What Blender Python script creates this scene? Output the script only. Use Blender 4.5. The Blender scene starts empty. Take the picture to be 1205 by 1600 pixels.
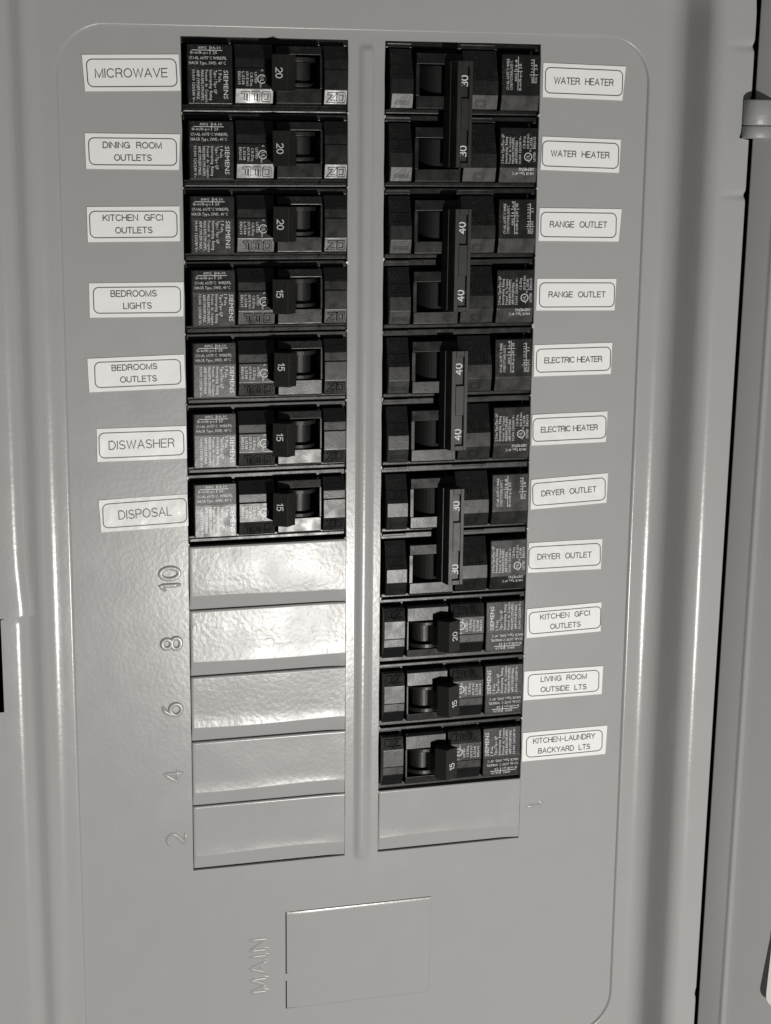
import bpy, bmesh, math, random
from mathutils import Vector, Matrix, noise
from mathutils.geometry import delaunay_2d_cdt

S = 0.0254            # everything is laid out in inches on the panel (x right, y up, z out of the panel)
ZH = 1.60             # height of the top of the breaker rows above the floor, metres
rnd = random.Random(4)
sc = bpy.context.scene
C = sc.collection

def loc(x, y, z): return Vector((x * S, -z * S, y * S))            # local offset
def W(x, y, z): return Vector((x * S, -z * S, y * S + ZH))         # world position

# ------------------------------------------------------------------ camera
cd = bpy.data.cameras.new('camera'); cam = bpy.data.objects.new('camera', cd); C.objects.link(cam)
Rrow = [(0.9655961623, 0.0097359156, 0.2598639322), (0.0475760393, 0.9758186195, -0.2133413752), (-0.2556571372, 0.2183649098, 0.9417835178)]
cam_pos = (-6.106336562, -1.165251371, 23.772796366)
def dirw(v): return Vector((v[0], -v[2], v[1]))
M = Matrix([dirw(r) for r in Rrow]).transposed().to_4x4()
M.translation = W(*cam_pos)
cam.matrix_world = M
cd.sensor_fit = 'VERTICAL'; cd.sensor_height = 36.0; cd.sensor_width = 27.0
cd.lens = 36.0 * 2690.82 / 1600.0
cd.clip_start = 0.02; cd.clip_end = 50
sc.camera = cam

# ------------------------------------------------------------------ light
wd = bpy.data.worlds.new('World'); sc.world = wd; wd.use_nodes = True
bg = wd.node_tree.nodes['Background']
bg.inputs['Color'].default_value = (0.97, 0.99, 1.0, 1); bg.inputs['Strength'].default_value = 0.085
ld = bpy.data.lights.new('torch_light', 'POINT'); lo = bpy.data.objects.new('torch_light', ld); C.objects.link(lo)
lo.location = W(5.1, -16.2, 29.7)
ld.energy = 21.6; ld.shadow_soft_size = 0.55 * S; ld.color = (1.0, 0.965, 0.92)
sc.view_settings.view_transform = 'Standard'; sc.view_settings.look = 'None'
sc.view_settings.exposure = 0; sc.view_settings.gamma = 1

# ------------------------------------------------------------------ materials
def mat(name, col, rough, spec=0.5, bump=(), mottle=0.0, rough_var=0.0, coat=0.0, coat_rough=0.1, metal=0.0, dust=0.0, var_scale=240):
    m = bpy.data.materials.new(name); m.use_nodes = True
    nt = m.node_tree; N = nt.nodes; L = nt.links
    b = N['Principled BSDF']
    b.inputs['Base Color'].default_value = (*col, 1); b.inputs['Roughness'].default_value = rough
    b.inputs['Specular IOR Level'].default_value = spec; b.inputs['Metallic'].default_value = metal
    b.inputs['Coat Weight'].default_value = coat; b.inputs['Coat Roughness'].default_value = coat_rough
    tc = N.new('ShaderNodeTexCoord')
    prev = None
    for scale, dist, det in bump:
        n = N.new('ShaderNodeTexNoise'); n.inputs['Scale'].default_value = scale; n.inputs['Detail'].default_value = det
        n.inputs['Roughness'].default_value = 0.45
        L.new(tc.outputs['Object'], n.inputs['Vector'])
        bp = N.new('ShaderNodeBump'); bp.inputs['Strength'].default_value = 1.0; bp.inputs['Distance'].default_value = dist
        L.new(n.outputs['Fac'], bp.inputs['Height'])
        if prev: L.new(prev.outputs['Normal'], bp.inputs['Normal'])
        prev = bp
    if prev:
        L.new(prev.outputs['Normal'], b.inputs['Normal'])
        L.new(prev.outputs['Normal'], b.inputs['Coat Normal'])
    if mottle:
        n = N.new('ShaderNodeTexNoise'); n.inputs['Scale'].default_value = 55; n.inputs['Detail'].default_value = 5
        L.new(tc.outputs['Object'], n.inputs['Vector'])
        mx = N.new('ShaderNodeMix'); mx.data_type = 'RGBA'
        mx.inputs[6].default_value = (*[c * (1 - mottle) for c in col], 1)
        mx.inputs[7].default_value = (*[min(1, c * (1 + mottle)) for c in col], 1)
        L.new(n.outputs['Fac'], mx.inputs[0]); L.new(mx.outputs[2], b.inputs['Base Color'])
    if dust:
        n = N.new('ShaderNodeTexNoise'); n.inputs['Scale'].default_value = 1500; n.inputs['Detail'].default_value = 3
        L.new(tc.outputs['Object'], n.inputs['Vector'])
        n2 = N.new('ShaderNodeTexNoise'); n2.inputs['Scale'].default_value = 90; n2.inputs['Detail'].default_value = 3
        L.new(tc.outputs['Object'], n2.inputs['Vector'])
        ad = N.new('ShaderNodeMath'); ad.operation = 'ADD'; L.new(n.outputs['Fac'], ad.inputs[0]); L.new(n2.outputs['Fac'], ad.inputs[1])
        mr = N.new('ShaderNodeMapRange'); mr.inputs['From Min'].default_value = 1.08; mr.inputs['From Max'].default_value = 1.32
        mr.inputs['To Min'].default_value = 0; mr.inputs['To Max'].default_value = dust
        L.new(ad.outputs[0], mr.inputs['Value'])
        mx = N.new('ShaderNodeMix'); mx.data_type = 'RGBA'
        mx.inputs[6].default_value = (*col, 1); mx.inputs[7].default_value = (.30, .265, .225, 1)
        L.new(mr.outputs['Result'], mx.inputs[0]); L.new(mx.outputs[2], b.inputs['Base Color'])
    if rough_var:
        n = N.new('ShaderNodeTexNoise'); n.inputs['Scale'].default_value = var_scale; n.inputs['Detail'].default_value = 6
        L.new(tc.outputs['Object'], n.inputs['Vector'])
        mr = N.new('ShaderNodeMapRange')
        mr.inputs['From Min'].default_value = .3; mr.inputs['From Max'].default_value = .7
        mr.inputs['To Min'].default_value = rough - rough_var; mr.inputs['To Max'].default_value = rough + rough_var
        L.new(n.outputs['Fac'], mr.inputs['Value']); L.new(mr.outputs['Result'], b.inputs['Roughness'])
    return m

PAINT = dict(mottle=.025, rough_var=.03, var_scale=70)
M_paint = mat('grey_enamel', (.354, .3545, .352), .225, .27, ((620, .00003, 2), (120, .00003, 1)), **PAINT)
M_plate = mat('grey_enamel_plate', (.354, .3545, .352), .27, .21, ((600, .00006, 2), (200, .000035, 1)), **PAINT)
M_edge = mat('bare_sheet_edge', (.40, .39, .37), .35, .5, ((900, .0002, 2),))
M_dark = mat('enclosure_interior', (.02, .02, .02), .7, .3)  # near-black colour stands in for the shade behind gaps and openings
M_black = mat('black_moulded_plastic', (.0095, .0098, .010), .30, .29, ((2600, .000016, 3), (420, .00002, 2), (75, .00010, 1)), rough_var=.07, dust=.09)
M_black2 = mat('black_handle_plastic', (.011, .011, .0105), .42, .4, ((3000, .00002, 2),), rough_var=.04, dust=.04)  # base tone raised slightly in place of reflected surroundings
M_slot = mat('shaded_slot_plastic', (.007, .007, .007), .6, .16)  # darker, duller copy of the breaker plastic; slot shade put into the colour
M_ink = mat('white_ink', (.62, .63, .63), .32, .45)
M_ink2 = mat('white_rating_ink', (.68, .69, .69), .5, .4)
M_tape = mat('white_label_tape', (.83, .835, .825), .34, .22, ((260, .00004, 2),), coat=.22, coat_rough=.12)
M_wrinkled = mat('wrinkled_label_tape', (.80, .805, .795), .36, .18, ((300, .00016, 2), (110, .0004, 1)), coat=.5, coat_rough=.05)
M_print = mat('black_label_print', (.06, .06, .06), .45, .4)
M_card = mat('white_card', (.74, .73, .69), .55, .3, ((900, .00003, 2),))
M_hinge = mat('grey_hinge_enamel', (.27, .275, .272), .42, .5, ((700, .0001, 2),))
M_wall = mat('wall_paint', (.62, .60, .55), .7, .3, ((500, .0002, 3),))

# ------------------------------------------------------------------ helpers
def empty(name, label, cat, p=(0, 0, 0), group=None):
    o = bpy.data.objects.new(name, None); C.objects.link(o)
    o.empty_display_size = .01; o.location = W(*p)
    o['label'] = label; o['category'] = cat
    if group: o['group'] = group
    return o

def link(name, me, parent=None, origin=None):
    o = bpy.data.objects.new(name, me); C.objects.link(o)
    if parent is not None: o.parent = parent
    elif origin is not None: o.location = W(*origin)
    return o

class MB:
    """collects faces in panel inches, builds one mesh"""
    def __init__(s): s.v = []; s.f = []; s.m = []
    def add(s, vs, fs, mi=0):
        o = len(s.v); s.v += [tuple(p) for p in vs]; s.f += [tuple(i + o for i in f) for f in fs]; s.m += [mi] * len(fs)
    def box(s, x0, x1, y0, y1, z0, z1, mi=0, tf=None):
        vs = [(x, y, z) for z in (z0, z1) for y in (y0, y1) for x in (x0, x1)]
        if tf: vs = [tf(*p) for p in vs]
        s.add(vs, [(0, 2, 3, 1), (4, 5, 7, 6), (0, 1, 5, 4), (2, 6, 7, 3), (0, 4, 6, 2), (1, 3, 7, 5)], mi)
    def prism_x(s, x0, x1, prof, inset=0.0, mi=0):
        """closed (y,z) outline swept from x0 to x1; the upper points are drawn in by inset (draft)"""
        zs = [p[1] for p in prof]; zl, zt = min(zs), max(zs); n = len(prof)
        k = lambda z: inset * (z - zl) / max(zt - zl, 1e-6)
        a = [(x0 + k(z), y, z) for y, z in prof]; b = [(x1 - k(z), y, z) for y, z in prof]
        s.add(a + b, [tuple(range(n)), tuple(range(2 * n - 1, n - 1, -1))] + [(i, i + n, (i + 1) % n + n, (i + 1) % n) for i in range(n)], mi)
    def mesh(s, name, mats, bevel=0.0, seg=2, angle=30, smooth=True):
        bm = bmesh.new()
        vs = [bm.verts.new(loc(*p)) for p in s.v]
        for f, mi in zip(s.f, s.m):
            try: fc = bm.faces.new([vs[i] for i in f]); fc.material_index = mi
            except ValueError: pass
        bmesh.ops.recalc_face_normals(bm, faces=bm.faces[:])
        if bevel:
            es = [e for e in bm.edges if len(e.link_faces) == 2 and e.calc_face_angle(0) > math.radians(6)]
            bmesh.ops.bevel(bm, geom=es, offset=bevel * S, offset_type='OFFSET', segments=seg, profile=.6, affect='EDGES', clamp_overlap=True)
        me = bpy.data.meshes.new(name); bm.to_mesh(me); bm.free()
        for m in (mats if isinstance(mats, (list, tuple)) else [mats]): me.materials.append(m)
        if smooth and not bevel:
            me.polygons.foreach_set('use_smooth', [True] * len(me.polygons))
            me.set_sharp_from_angle(angle=math.radians(angle))
        return me

# --- stroke lettering (cap height 1)
def arc(cx, cy, rx, ry, a0, a1, n=9):
    return [(cx + rx * math.cos(math.radians(a0 + (a1 - a0) * i / n)), cy + ry * math.sin(math.radians(a0 + (a1 - a0) * i / n))) for i in range(n + 1)]
G = {
 'A': (.72, [[(0, 0), (.36, 1), (.72, 0)], [(.13, .34), (.59, .34)]]),
 'B': (.62, [[(0, 0), (0, 1), (.36, 1)] + arc(.36, .76, .22, .24, 90, -90) + [(0, .52)], [(.36, .52)] + arc(.36, .26, .26, .26, 90, -90) + [(0, 0)]]),
 'C': (.74, [arc(.39, .5, .39, .5, 40, 320, 16)]),
 'D': (.68, [[(0, 0), (0, 1), (.28, 1)] + arc(.28, .5, .4, .5, 90, -90, 12) + [(0, 0)]]),
 'E': (.58, [[(.58, 1), (0, 1), (0, 0), (.58, 0)], [(0, .52), (.52, .52)]]),
 'F': (.55, [[(.55, 1), (0, 1), (0, 0)], [(0, .5), (.48, .5)]]),
 'G': (.78, [arc(.39, .5, .39, .5, 40, 325, 16) + [(.76, .48), (.45, .48)], [(.76, .48), (.76, .02)]]),
 'H': (.66, [[(0, 0), (0, 1)], [(.66, 0), (.66, 1)], [(0, .52), (.66, .52)]]),
 'I': (.04, [[(.02, 0), (.02, 1)]]),
 'K': (.66, [[(0, 0), (0, 1)], [(.62, 1), (0, .36)], [(.22, .58), (.66, 0)]]),
 'L': (.5, [[(0, 1), (0, 0), (.5, 0)]]),
 'M': (.78, [[(0, 0), (0, 1), (.39, .02), (.78, 1), (.78, 0)]]),
 'N': (.66, [[(0, 0), (0, 1), (.66, 0), (.66, 1)]]),
 'O': (.8, [arc(.4, .5, .4, .5, 90, 450, 22)]),
 'P': (.6, [[(0, 0), (0, 1), (.34, 1)] + arc(.34, .73, .26, .27, 90, -90) + [(0, .46)]]),
 'R': (.64, [[(0, 0), (0, 1), (.36, 1)] + arc(.36, .75, .25, .25, 90, -90) + [(0, .5)], [(.36, .5), (.54, .38), (.58, .1), (.64, 0)]]),
 'S': (.62, [arc(.31, .75, .28, .25, 25, 270, 9) + arc(.31, .25, .31, .25, 90, -155, 9)]),
 'T': (.62, [[(0, 1), (.62, 1)], [(.31, 1), (.31, 0)]]),
 'U': (.66, [[(0, 1), (0, .32)] + arc(.33, .32, .33, .32, 180, 360, 10) + [(.66, 1)]]),
 'V': (.68, [[(0, 1), (.34, 0), (.68, 1)]]),
 'W': (.98, [[(0, 1), (.25, 0), (.49, .98), (.73, 0), (.98, 1)]]),
 'Y': (.66, [[(0, 1), (.33, .46), (.66, 1)], [(.33, .46), (.33, 0)]]),
 '-': (.5, [[(.02, .42), (.48, .42)]]),
 '0': (.62, [arc(.31, .5, .31, .5, 90, 450, 20)]),
 '1': (.3, [[(0, .78), (.24, 1), (.24, 0)]]),
 '2': (.62, [arc(.31, .7, .31, .3, 165, -40, 10) + [(0, 0), (.62, 0)]]),
 '3': (.6, [arc(.29, .75, .27, .25, 135, -90, 10) + arc(.29, .26, .31, .26, 90, -140, 10)]),
 '5': (.6, [[(.56, 1), (.1, 1), (.04, .52)] + arc(.29, .33, .31, .33, 125, -150, 10)]),
 '4': (.66, [[(.5, 0), (.5, 1), (0, .3), (.66, .3)]]),
 '6': (.62, [arc(.31, .31, .31, .31, 170, 530, 18), [(0, .31), (.06, .62), (.24, .9), (.46, 1)]]),
 '8': (.62, [arc(.31, .75, .25, .25, -90, 270, 16), arc(.31, .25, .31, .25, 90, 450, 16)]),
 ' ': (.55, []),
}
def word_strokes(word, track=.2, space=.62):
    x = 0; out = []
    for ch in word:
        if ch == ' ': x += space; continue
        w, st = G[ch]
        out += [[(px + x, py) for px, py in s] for s in st]; x += w + track
    return x - track, out
def ribbon(mb, pts, w, P, closed=False, mi=0):
    """flat stroke of half width w along 2-D pts; P maps (x,y) -> 3-D"""
    n = len(pts)
    if closed: seq = pts + [pts[0]]
    else: seq = pts
    m = len(seq); L = []; R = []
    for i in range(m):
        a = Vector(seq[i - 1]) if i > 0 else (Vector(seq[-2]) if closed else None)
        b = Vector(seq[i]); c = Vector(seq[i + 1]) if i < m - 1 else (Vector(seq[1]) if closed else None)
        d1 = (b - a).normalized() if a is not None else (c - b).normalized()
        d2 = (c - b).normalized() if c is not None else d1
        n1 = Vector((-d1.y, d1.x)); n2 = Vector((-d2.y, d2.x)); nn = (n1 + n2)
        nn = nn.normalized() if nn.length > 1e-6 else n1
        k = w / max(nn.dot(n1), .45)
        e = 0
        if not closed and i == 0: b = b - d1 * w * .7
        if not closed and i == m - 1: b = b + d1 * w * .7
        L.append(b + nn * k); R.append(b - nn * k)
    vs = [P(*p) for p in L] + [P(*p) for p in R]
    mb.add(vs, [(i, i + 1, m + i + 1, m + i) for i in range(m - 1)], mi)
def rrect(xl, xr, yb, yt, r, n=6):
    p = []
    for cx, cy, a in ((xr - r, yt - r, 0), (xl + r, yt - r, 90), (xl + r, yb + r, 180), (xr - r, yb + r, 270)):
        p += arc(cx, cy, r, r, a, a + 90, n)
    return p

# --- printed lettering from the built-in font
_glyph = {}
def glyphs(s, res=1):
    if (s, res) not in _glyph:
        c = bpy.data.curves.new('lettering', 'FONT'); c.body = s; c.resolution_u = res
        o = bpy.data.objects.new('lettering', c); me = bpy.data.meshes.new_from_object(o)
        vs = [tuple(v.co) for v in me.vertices]; fs = [tuple(p.vertices) for p in me.polygons]
        bpy.data.objects.remove(o); bpy.data.curves.remove(c); bpy.data.meshes.remove(me)
        _glyph[(s, res)] = (vs, fs, min(v[0] for v in vs), max(v[0] for v in vs))
    return _glyph[(s, res)]
CAP = .70
def lettering(mb, s, a, b, cap, zf, mi=0, res=1):
    """text with its baseline from a to b (2-D), cap height cap, lying at height zf(x,y)"""
    vs, fs, x0, x1 = glyphs(s, res)
    a = Vector(a); b = Vector(b); d = (b - a); L = d.length; d.normalize(); u = Vector((-d.y, d.x))
    out = []
    for v in vs:
        p = a + d * ((v[0] - x0) / (x1 - x0) * L) + u * (v[1] / CAP * cap)
        out.append((p.x, p.y, zf(p.x, p.y)))
    mb.add(out, fs, mi)

# ================================================================== ELECTRICAL PANEL
XL0, XL1, XR0, XR1 = -2.569, -.242, .270, 2.567          # the two rows of openings
panel = empty('electrical_panel', 'grey enamelled steel panel front holding two rows of black breakers', 'electrical panel', (0, 0, 0))

def offs(rect, d, rr): return (rect[0] - d, rect[1] + d, rect[2] - d, rect[3] + d, rect[4] + d * rr)
FIELD = (-4.20, 4.20, -15.48, .095, .64)
ys = sorted(set([-14.3 + .25 * i for i in range(53)] + [-9.02, -7.72, -7.70, -7.66, -7.6, -7.5] + [y0 + d for y0 in (-.14, -2.16) for d in (-.1, -.07, -.045, -.02, 0, .02, .045, .07, .1) if y0 + d < -.6] + [-1.30, -1.27, -.72]))
ys = sorted(set(ys + [-14.75, -14.68, -14.64, -14.62, -14.597, -14.57, -14.55, -14.5, -14.42, -14.36] + [-2.077 + d for d in (-.1, -.07, -.045, -.02, 0, .02, .045, .07, .1)]))
ys = [y for y in ys if -14.8 < y < -.75]
YEXT = [-.68, -.55, -.4, -.25, -.12, -.09, -.06, -.03, -.007, .015, .045, .075, .11, .2, .32]
def loop(rect, z, side=0):
    xl, xr, yb, yt, r = rect; p = []
    for a in arc(xr - r, yt - r, r, r, 0, 90, 10): p.append(a)
    for i in range(1, 16): p.append((xr - r + (xl - xr + 2 * r) * i / 16, yt))
    for a in arc(xl + r, yt - r, r, r, 90, 180, 10): p.append(a)
    ext = YEXT if yt - r > .4 else [-.70 + (yt - r + .68) * i / 15 for i in range(15)]
    for y in reversed(ext): p.append((xl, y))
    for y in reversed(ys): p.append((xl, y))
    for a in arc(xl + r, yb + r, r, r, 180, 270, 10): p.append(a)
    for i in range(1, 16): p.append((xl + r + (xr - xl - 2 * r) * i / 16, yb))
    for a in arc(xr - r, yb + r, r, r, 270, 360, 10): p.append(a)
    for y in ys: p.append((xr, y))
    for y in ext: p.append((xr, y))
    return [(x, y, z) for x, y in p]
def wavy(p, amp=.006): return (p[0], p[1], p[2] + amp * noise.noise(Vector((p[0] * .42, p[1] * .42, 3.1))))

cover = MB()
# --- the recessed field, with its openings
def hole(x0, x1, y0, y1, rough=True):
    """outline of an opening; the snapped-off tabs leave small nibs at every row"""
    p = []
    r2 = random.Random(int(abs(x0) * 1000))
    def jig(): return (r2.random() - .5) * .008
    n = max(2, int((y1 - y0) / .25))
    for i in range(n + 1): p.append((x0 + jig() * rough, y1 - (y1 - y0) * i / n))
    for i in range(1, 8): p.append((x0 + (x1 - x0) * i / 8, y0 + jig() * .4 * rough))
    for i in range(n + 1): p.append((x1 + jig() * rough, y0 + (y1 - y0) * i / n))
    for i in range(1, 8): p.append((x1 + (x0 - x1) * i / 8, y1 + jig() * .4 * rough))
    return p
HOLES = [hole(XL0, XL1, -12.02, 0), hole(XR0, XR1, -12.02, 0), hole(-1.168, 1.137, -14.45, -12.84, False)]
HB = [(XL0, XL1, -12.02, 0), (XR0, XR1, -12.02, 0), (-1.168, 1.137, -14.45, -12.84)]
fl = [(p[0], p[1]) for p in loop(FIELD, 0)]
pts = list(fl); edges = [(i, (i + 1) % len(fl)) for i in range(len(fl))]
for h in HOLES:
    o = len(pts); pts += h; edges += [(o + i, o + (i + 1) % len(h)) for i in range(len(h))]
for h, hb in zip(HOLES, HB):
    for gd in (.014, .05):
        for x, y in h:
            dx = -gd if abs(x - hb[0]) < .02 else (gd if abs(x - hb[1]) < .02 else 0)
            dy = -gd if abs(y - hb[2]) < .02 else (gd if abs(y - hb[3]) < .02 else 0)
            pts.append((x + dx, y + dy))
gx = [-4.0 + .25 * i for i in range(33)]; gy = [-15.2 + .25 * i for i in range(61)]
def inhole(x, y, m): return any(a - m < x < b + m and c - m < y < d + m for a, b, c, d in HB)
rib_x = [.02 + d for d in (-.15, -.115, -.085, -.06, -.03, 0, .03, .06, .085, .115, .15)]
for x in gx:
    for y in gy:
        if not inhole(x, y, .1) and not (abs(x - .02) < .2 and y > -12.5): pts.append((x, y))
for x in rib_x:
    yy = -.02
    while yy > -12.3:
        pts.append((x, yy)); yy -= .03 if (yy > -.25 or yy < -11.95) else .12
def inpoly(x, y):
    xl, xr, yb, yt, r = FIELD
    if not (xl <= x <= xr and yb <= y <= yt): return False
    cx = min(max(x, xl + r), xr - r); cy = min(max(y, yb + r), yt - r)
    return (x - cx) ** 2 + (y - cy) ** 2 <= (r * 1.001) ** 2
pts = [Vector(p) for p in pts]
v2, e2, f2, *_ = delaunay_2d_cdt(pts, edges, [], 0, 1e-5)
def rib(x, y):
    t = max(0, 1 - (abs(x - .02) / .115) ** 2.6)
    e = min(1, max(0, (-.05 - y) / .1)) * min(1, max(0, (y + 12.12) / .12))
    return .045 * t * (e * e * (3 - 2 * e))
tri = []
for f in f2:
    c = sum((v2[i] for i in f), Vector((0, 0))) / len(f)
    if inpoly(c.x, c.y) and not inhole(c.x, c.y, -.006): tri.append(tuple(f))
cover.add([wavy((v.x, v.y, rib(v.x, v.y))) for v in v2], tri)
# --- the step up to the border, the wide dished slope and the outer flange
DISH = (-4.42, 4.42, -16.6, 1.06, .62)
def edge_shift(p, k):
    """small local deformations of the flange: the pressed-in latch pocket, hinge notch and weld dimples"""
    x, y, z = p
    if k and x < -4.6 and y > -7.71 and y < -4: x += .05 * k * math.exp(-((y + 7.70) / .55) ** 2)
    if x > 5.2:
        x += .0085 * (y + 6.7) * k
        if -1.295 < y < -.73: x -= .15 * k
        for y0 in (-.007, -2.077, -14.597):
            g = math.exp(-((y - y0) / .05) ** 2); x -= .018 * g * k; z -= .028 * g * (x > 5.31)
    return (x, y, z)
rings = [[wavy(q) for q in loop(FIELD, 0)]]
for d, z in ((.008, .010), (.014, .026), (.022, .036), (.034, .041), (.05, .042)):
    rings.append([wavy(q) for q in loop(offs(FIELD, d, 1), z)])
zb = .042
rings.append([wavy(q) for q in loop(offs(DISH, -.06, 1), zb)])
th = math.radians(76); r1 = .30; r2 = .26
prof = [(r1 * math.sin(th * i / 7), zb + r1 * (1 - math.cos(th * i / 7))) for i in range(8)]
ln = .40
x1, z1 = prof[-1]; 
for t in (.33, .66, 1): prof.append((x1 + ln * t * math.cos(th), z1 + ln * t * math.sin(th)))
x2, z2 = prof[-1]
cxx, czz = x2 + r2 * math.sin(th), z2 - r2 * math.cos(th)
for i in range(1, 8):
    a = th * (1 - i / 7); prof.append((cxx - r2 * math.sin(a), czz + r2 * math.cos(a)))
ZF = prof[-1][1]
for i, (d, z) in enumerate(prof):
    k = min(1, max(0, (i - 7) / 4))
    rings.append([edge_shift(q, k) for q in loop(offs(DISH, d, 1), z)])
xo = DISH[0] - prof[-1][0]
LS = -5.25
def flange(xl, xr, grow, z): return [edge_shift(q, 1) for q in loop((xl, xr, DISH[2] - grow, DISH[3] + grow, .62 + grow), z)]
rings.append(flange(LS, 5.30, .45, ZF))
rings.append(flange(-6.3, 5.365, 1.2, ZF))
rings.append(flange(-6.9, 5.385, 1.9, ZF - .006))
rings.append(flange(-6.92, 5.40, 1.93, ZF - .03))
rings.append(flange(-6.92, 5.40, 1.93, ZF - .75))
n = len(rings[0])
for ri, (a, b) in enumerate(zip(rings, rings[1:])):
    fs = []
    for i in range(n):
        j = (i + 1) % n
        if ri == len(rings) - 5:            # latch opening in the left flange
            xm = (a[i][0] + b[i][0]) / 2; y0 = min(a[i][1], a[j][1]); y1 = max(a[i][1], a[j][1])
            if xm < -5 and y0 >= -9.03 and y1 <= -7.69: continue
        fs.append((i, j, n + j, n + i))
    cover.add(a + b, fs)
# --- turned edges of the openings
for h, hb in zip(HOLES, HB):
    cx, cy = (hb[0] + hb[1]) / 2, (hb[2] + hb[3]) / 2; m = len(h)
    def ring(d, z):
        o = []
        for x, y in h:
            dx = d if x < cx and abs(x - hb[0]) < .02 else (-d if abs(x - hb[1]) < .02 else 0)
            dy = d if abs(y - hb[2]) < .02 else (-d if abs(y - hb[3]) < .02 else 0)
            p = wavy((x, y, 0)); o.append((x + dx, y + dy, p[2] + z))
        return o
    R = [ring(0, 0), ring(.003, -.0015), ring(.006, -.005), ring(.008, -.012), ring(.008, -.06)] if hb[2] < -12.03 or hb[3] == 0 else [ring(0, 0), ring(0, -.06)]
    if hb[3] < -1: R = [ring(0, 0), ring(0, -.06)]
    rim = MB()
    for a, b in zip(R, R[1:]): rim.add(a + b, [(i, (i + 1) % m, m + (i + 1) % m, m + i) for i in range(m)], 0)
    rme = rim.mesh('opening_rim', M_paint, angle=50)
    bm = bmesh.new(); bm.from_mesh(rme); bmesh.ops.remove_doubles(bm, verts=bm.verts[:], dist=2e-6); bm.to_mesh(rme); bm.free()
    link('opening_rim', rme, panel)
me = cover.mesh('cover_sheet', [M_paint], angle=50)
bm = bmesh.new(); bm.from_mesh(me); bmesh.ops.remove_doubles(bm, verts=bm.verts[:], dist=2e-6)
bmesh.ops.recalc_face_normals(bm, faces=bm.faces[:])
bm.to_mesh(me); bm.free(); me.set_sharp_from_angle(angle=math.radians(50))
link('cover', me, panel)

# --- nibs left where the twist-outs were snapped away
nib = MB()
r3 = random.Random(9)
for x, s in ((XL0, 1), (XL1, -1), (XR0, 1), (XR1, -1)):
    last = 7 if x < 0 else 11
    for k in range(1, last + 1):
        y = -k + r3.uniform(-.03, .03) - .02; w = r3.uniform(.022, .045); d = r3.uniform(.014, .034)
        vs = [(x - s * .004, y - w, -.05), (x - s * .004, y + w, -.05), (x + s * d, y + w * r3.uniform(-.2, .7), -.05), (x + s * d * .8, y - w * r3.uniform(0, .6), -.05)]
        top = [(a, b, r3.uniform(.004, .016)) for a, b, c in vs]
        nib.add(vs + top, [(4, 5, 6, 7), (0, 1, 5, 4), (1, 2, 6, 5), (2, 3, 7, 6), (3, 0, 4, 7)])
nb = link('snapped_tabs', nib.mesh('snapped_tabs', M_edge, bevel=.004, seg=1), panel); nb['kind'] = 'stuff'

# --- enclosure box behind, widened past the door gap so the gap reads black
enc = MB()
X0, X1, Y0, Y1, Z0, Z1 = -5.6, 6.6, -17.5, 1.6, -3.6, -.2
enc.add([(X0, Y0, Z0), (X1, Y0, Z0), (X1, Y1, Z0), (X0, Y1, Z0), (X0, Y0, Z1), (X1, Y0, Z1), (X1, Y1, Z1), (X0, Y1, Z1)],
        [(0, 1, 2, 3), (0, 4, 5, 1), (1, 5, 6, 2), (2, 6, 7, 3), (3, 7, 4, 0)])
link('enclosure', enc.mesh('enclosure', M_dark, smooth=False), panel)
# wall surrounding the enclosure box, out of view
wall = MB()
for a in ((-40, X0 - .01, -60, 40), (X1 + .01, 40, -60, 40), (X0 - .01, X1 + .01, Y1 + .01, 40), (X0 - .01, X1 + .01, -60, Y0 - .01)):
    wall.box(a[0], a[1], a[2], a[3], -.9, -.3)
wo = link('wall', wall.mesh('wall', M_wall, smooth=False), None, (0, 0, 0)); wo['kind'] = 'structure'

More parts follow.
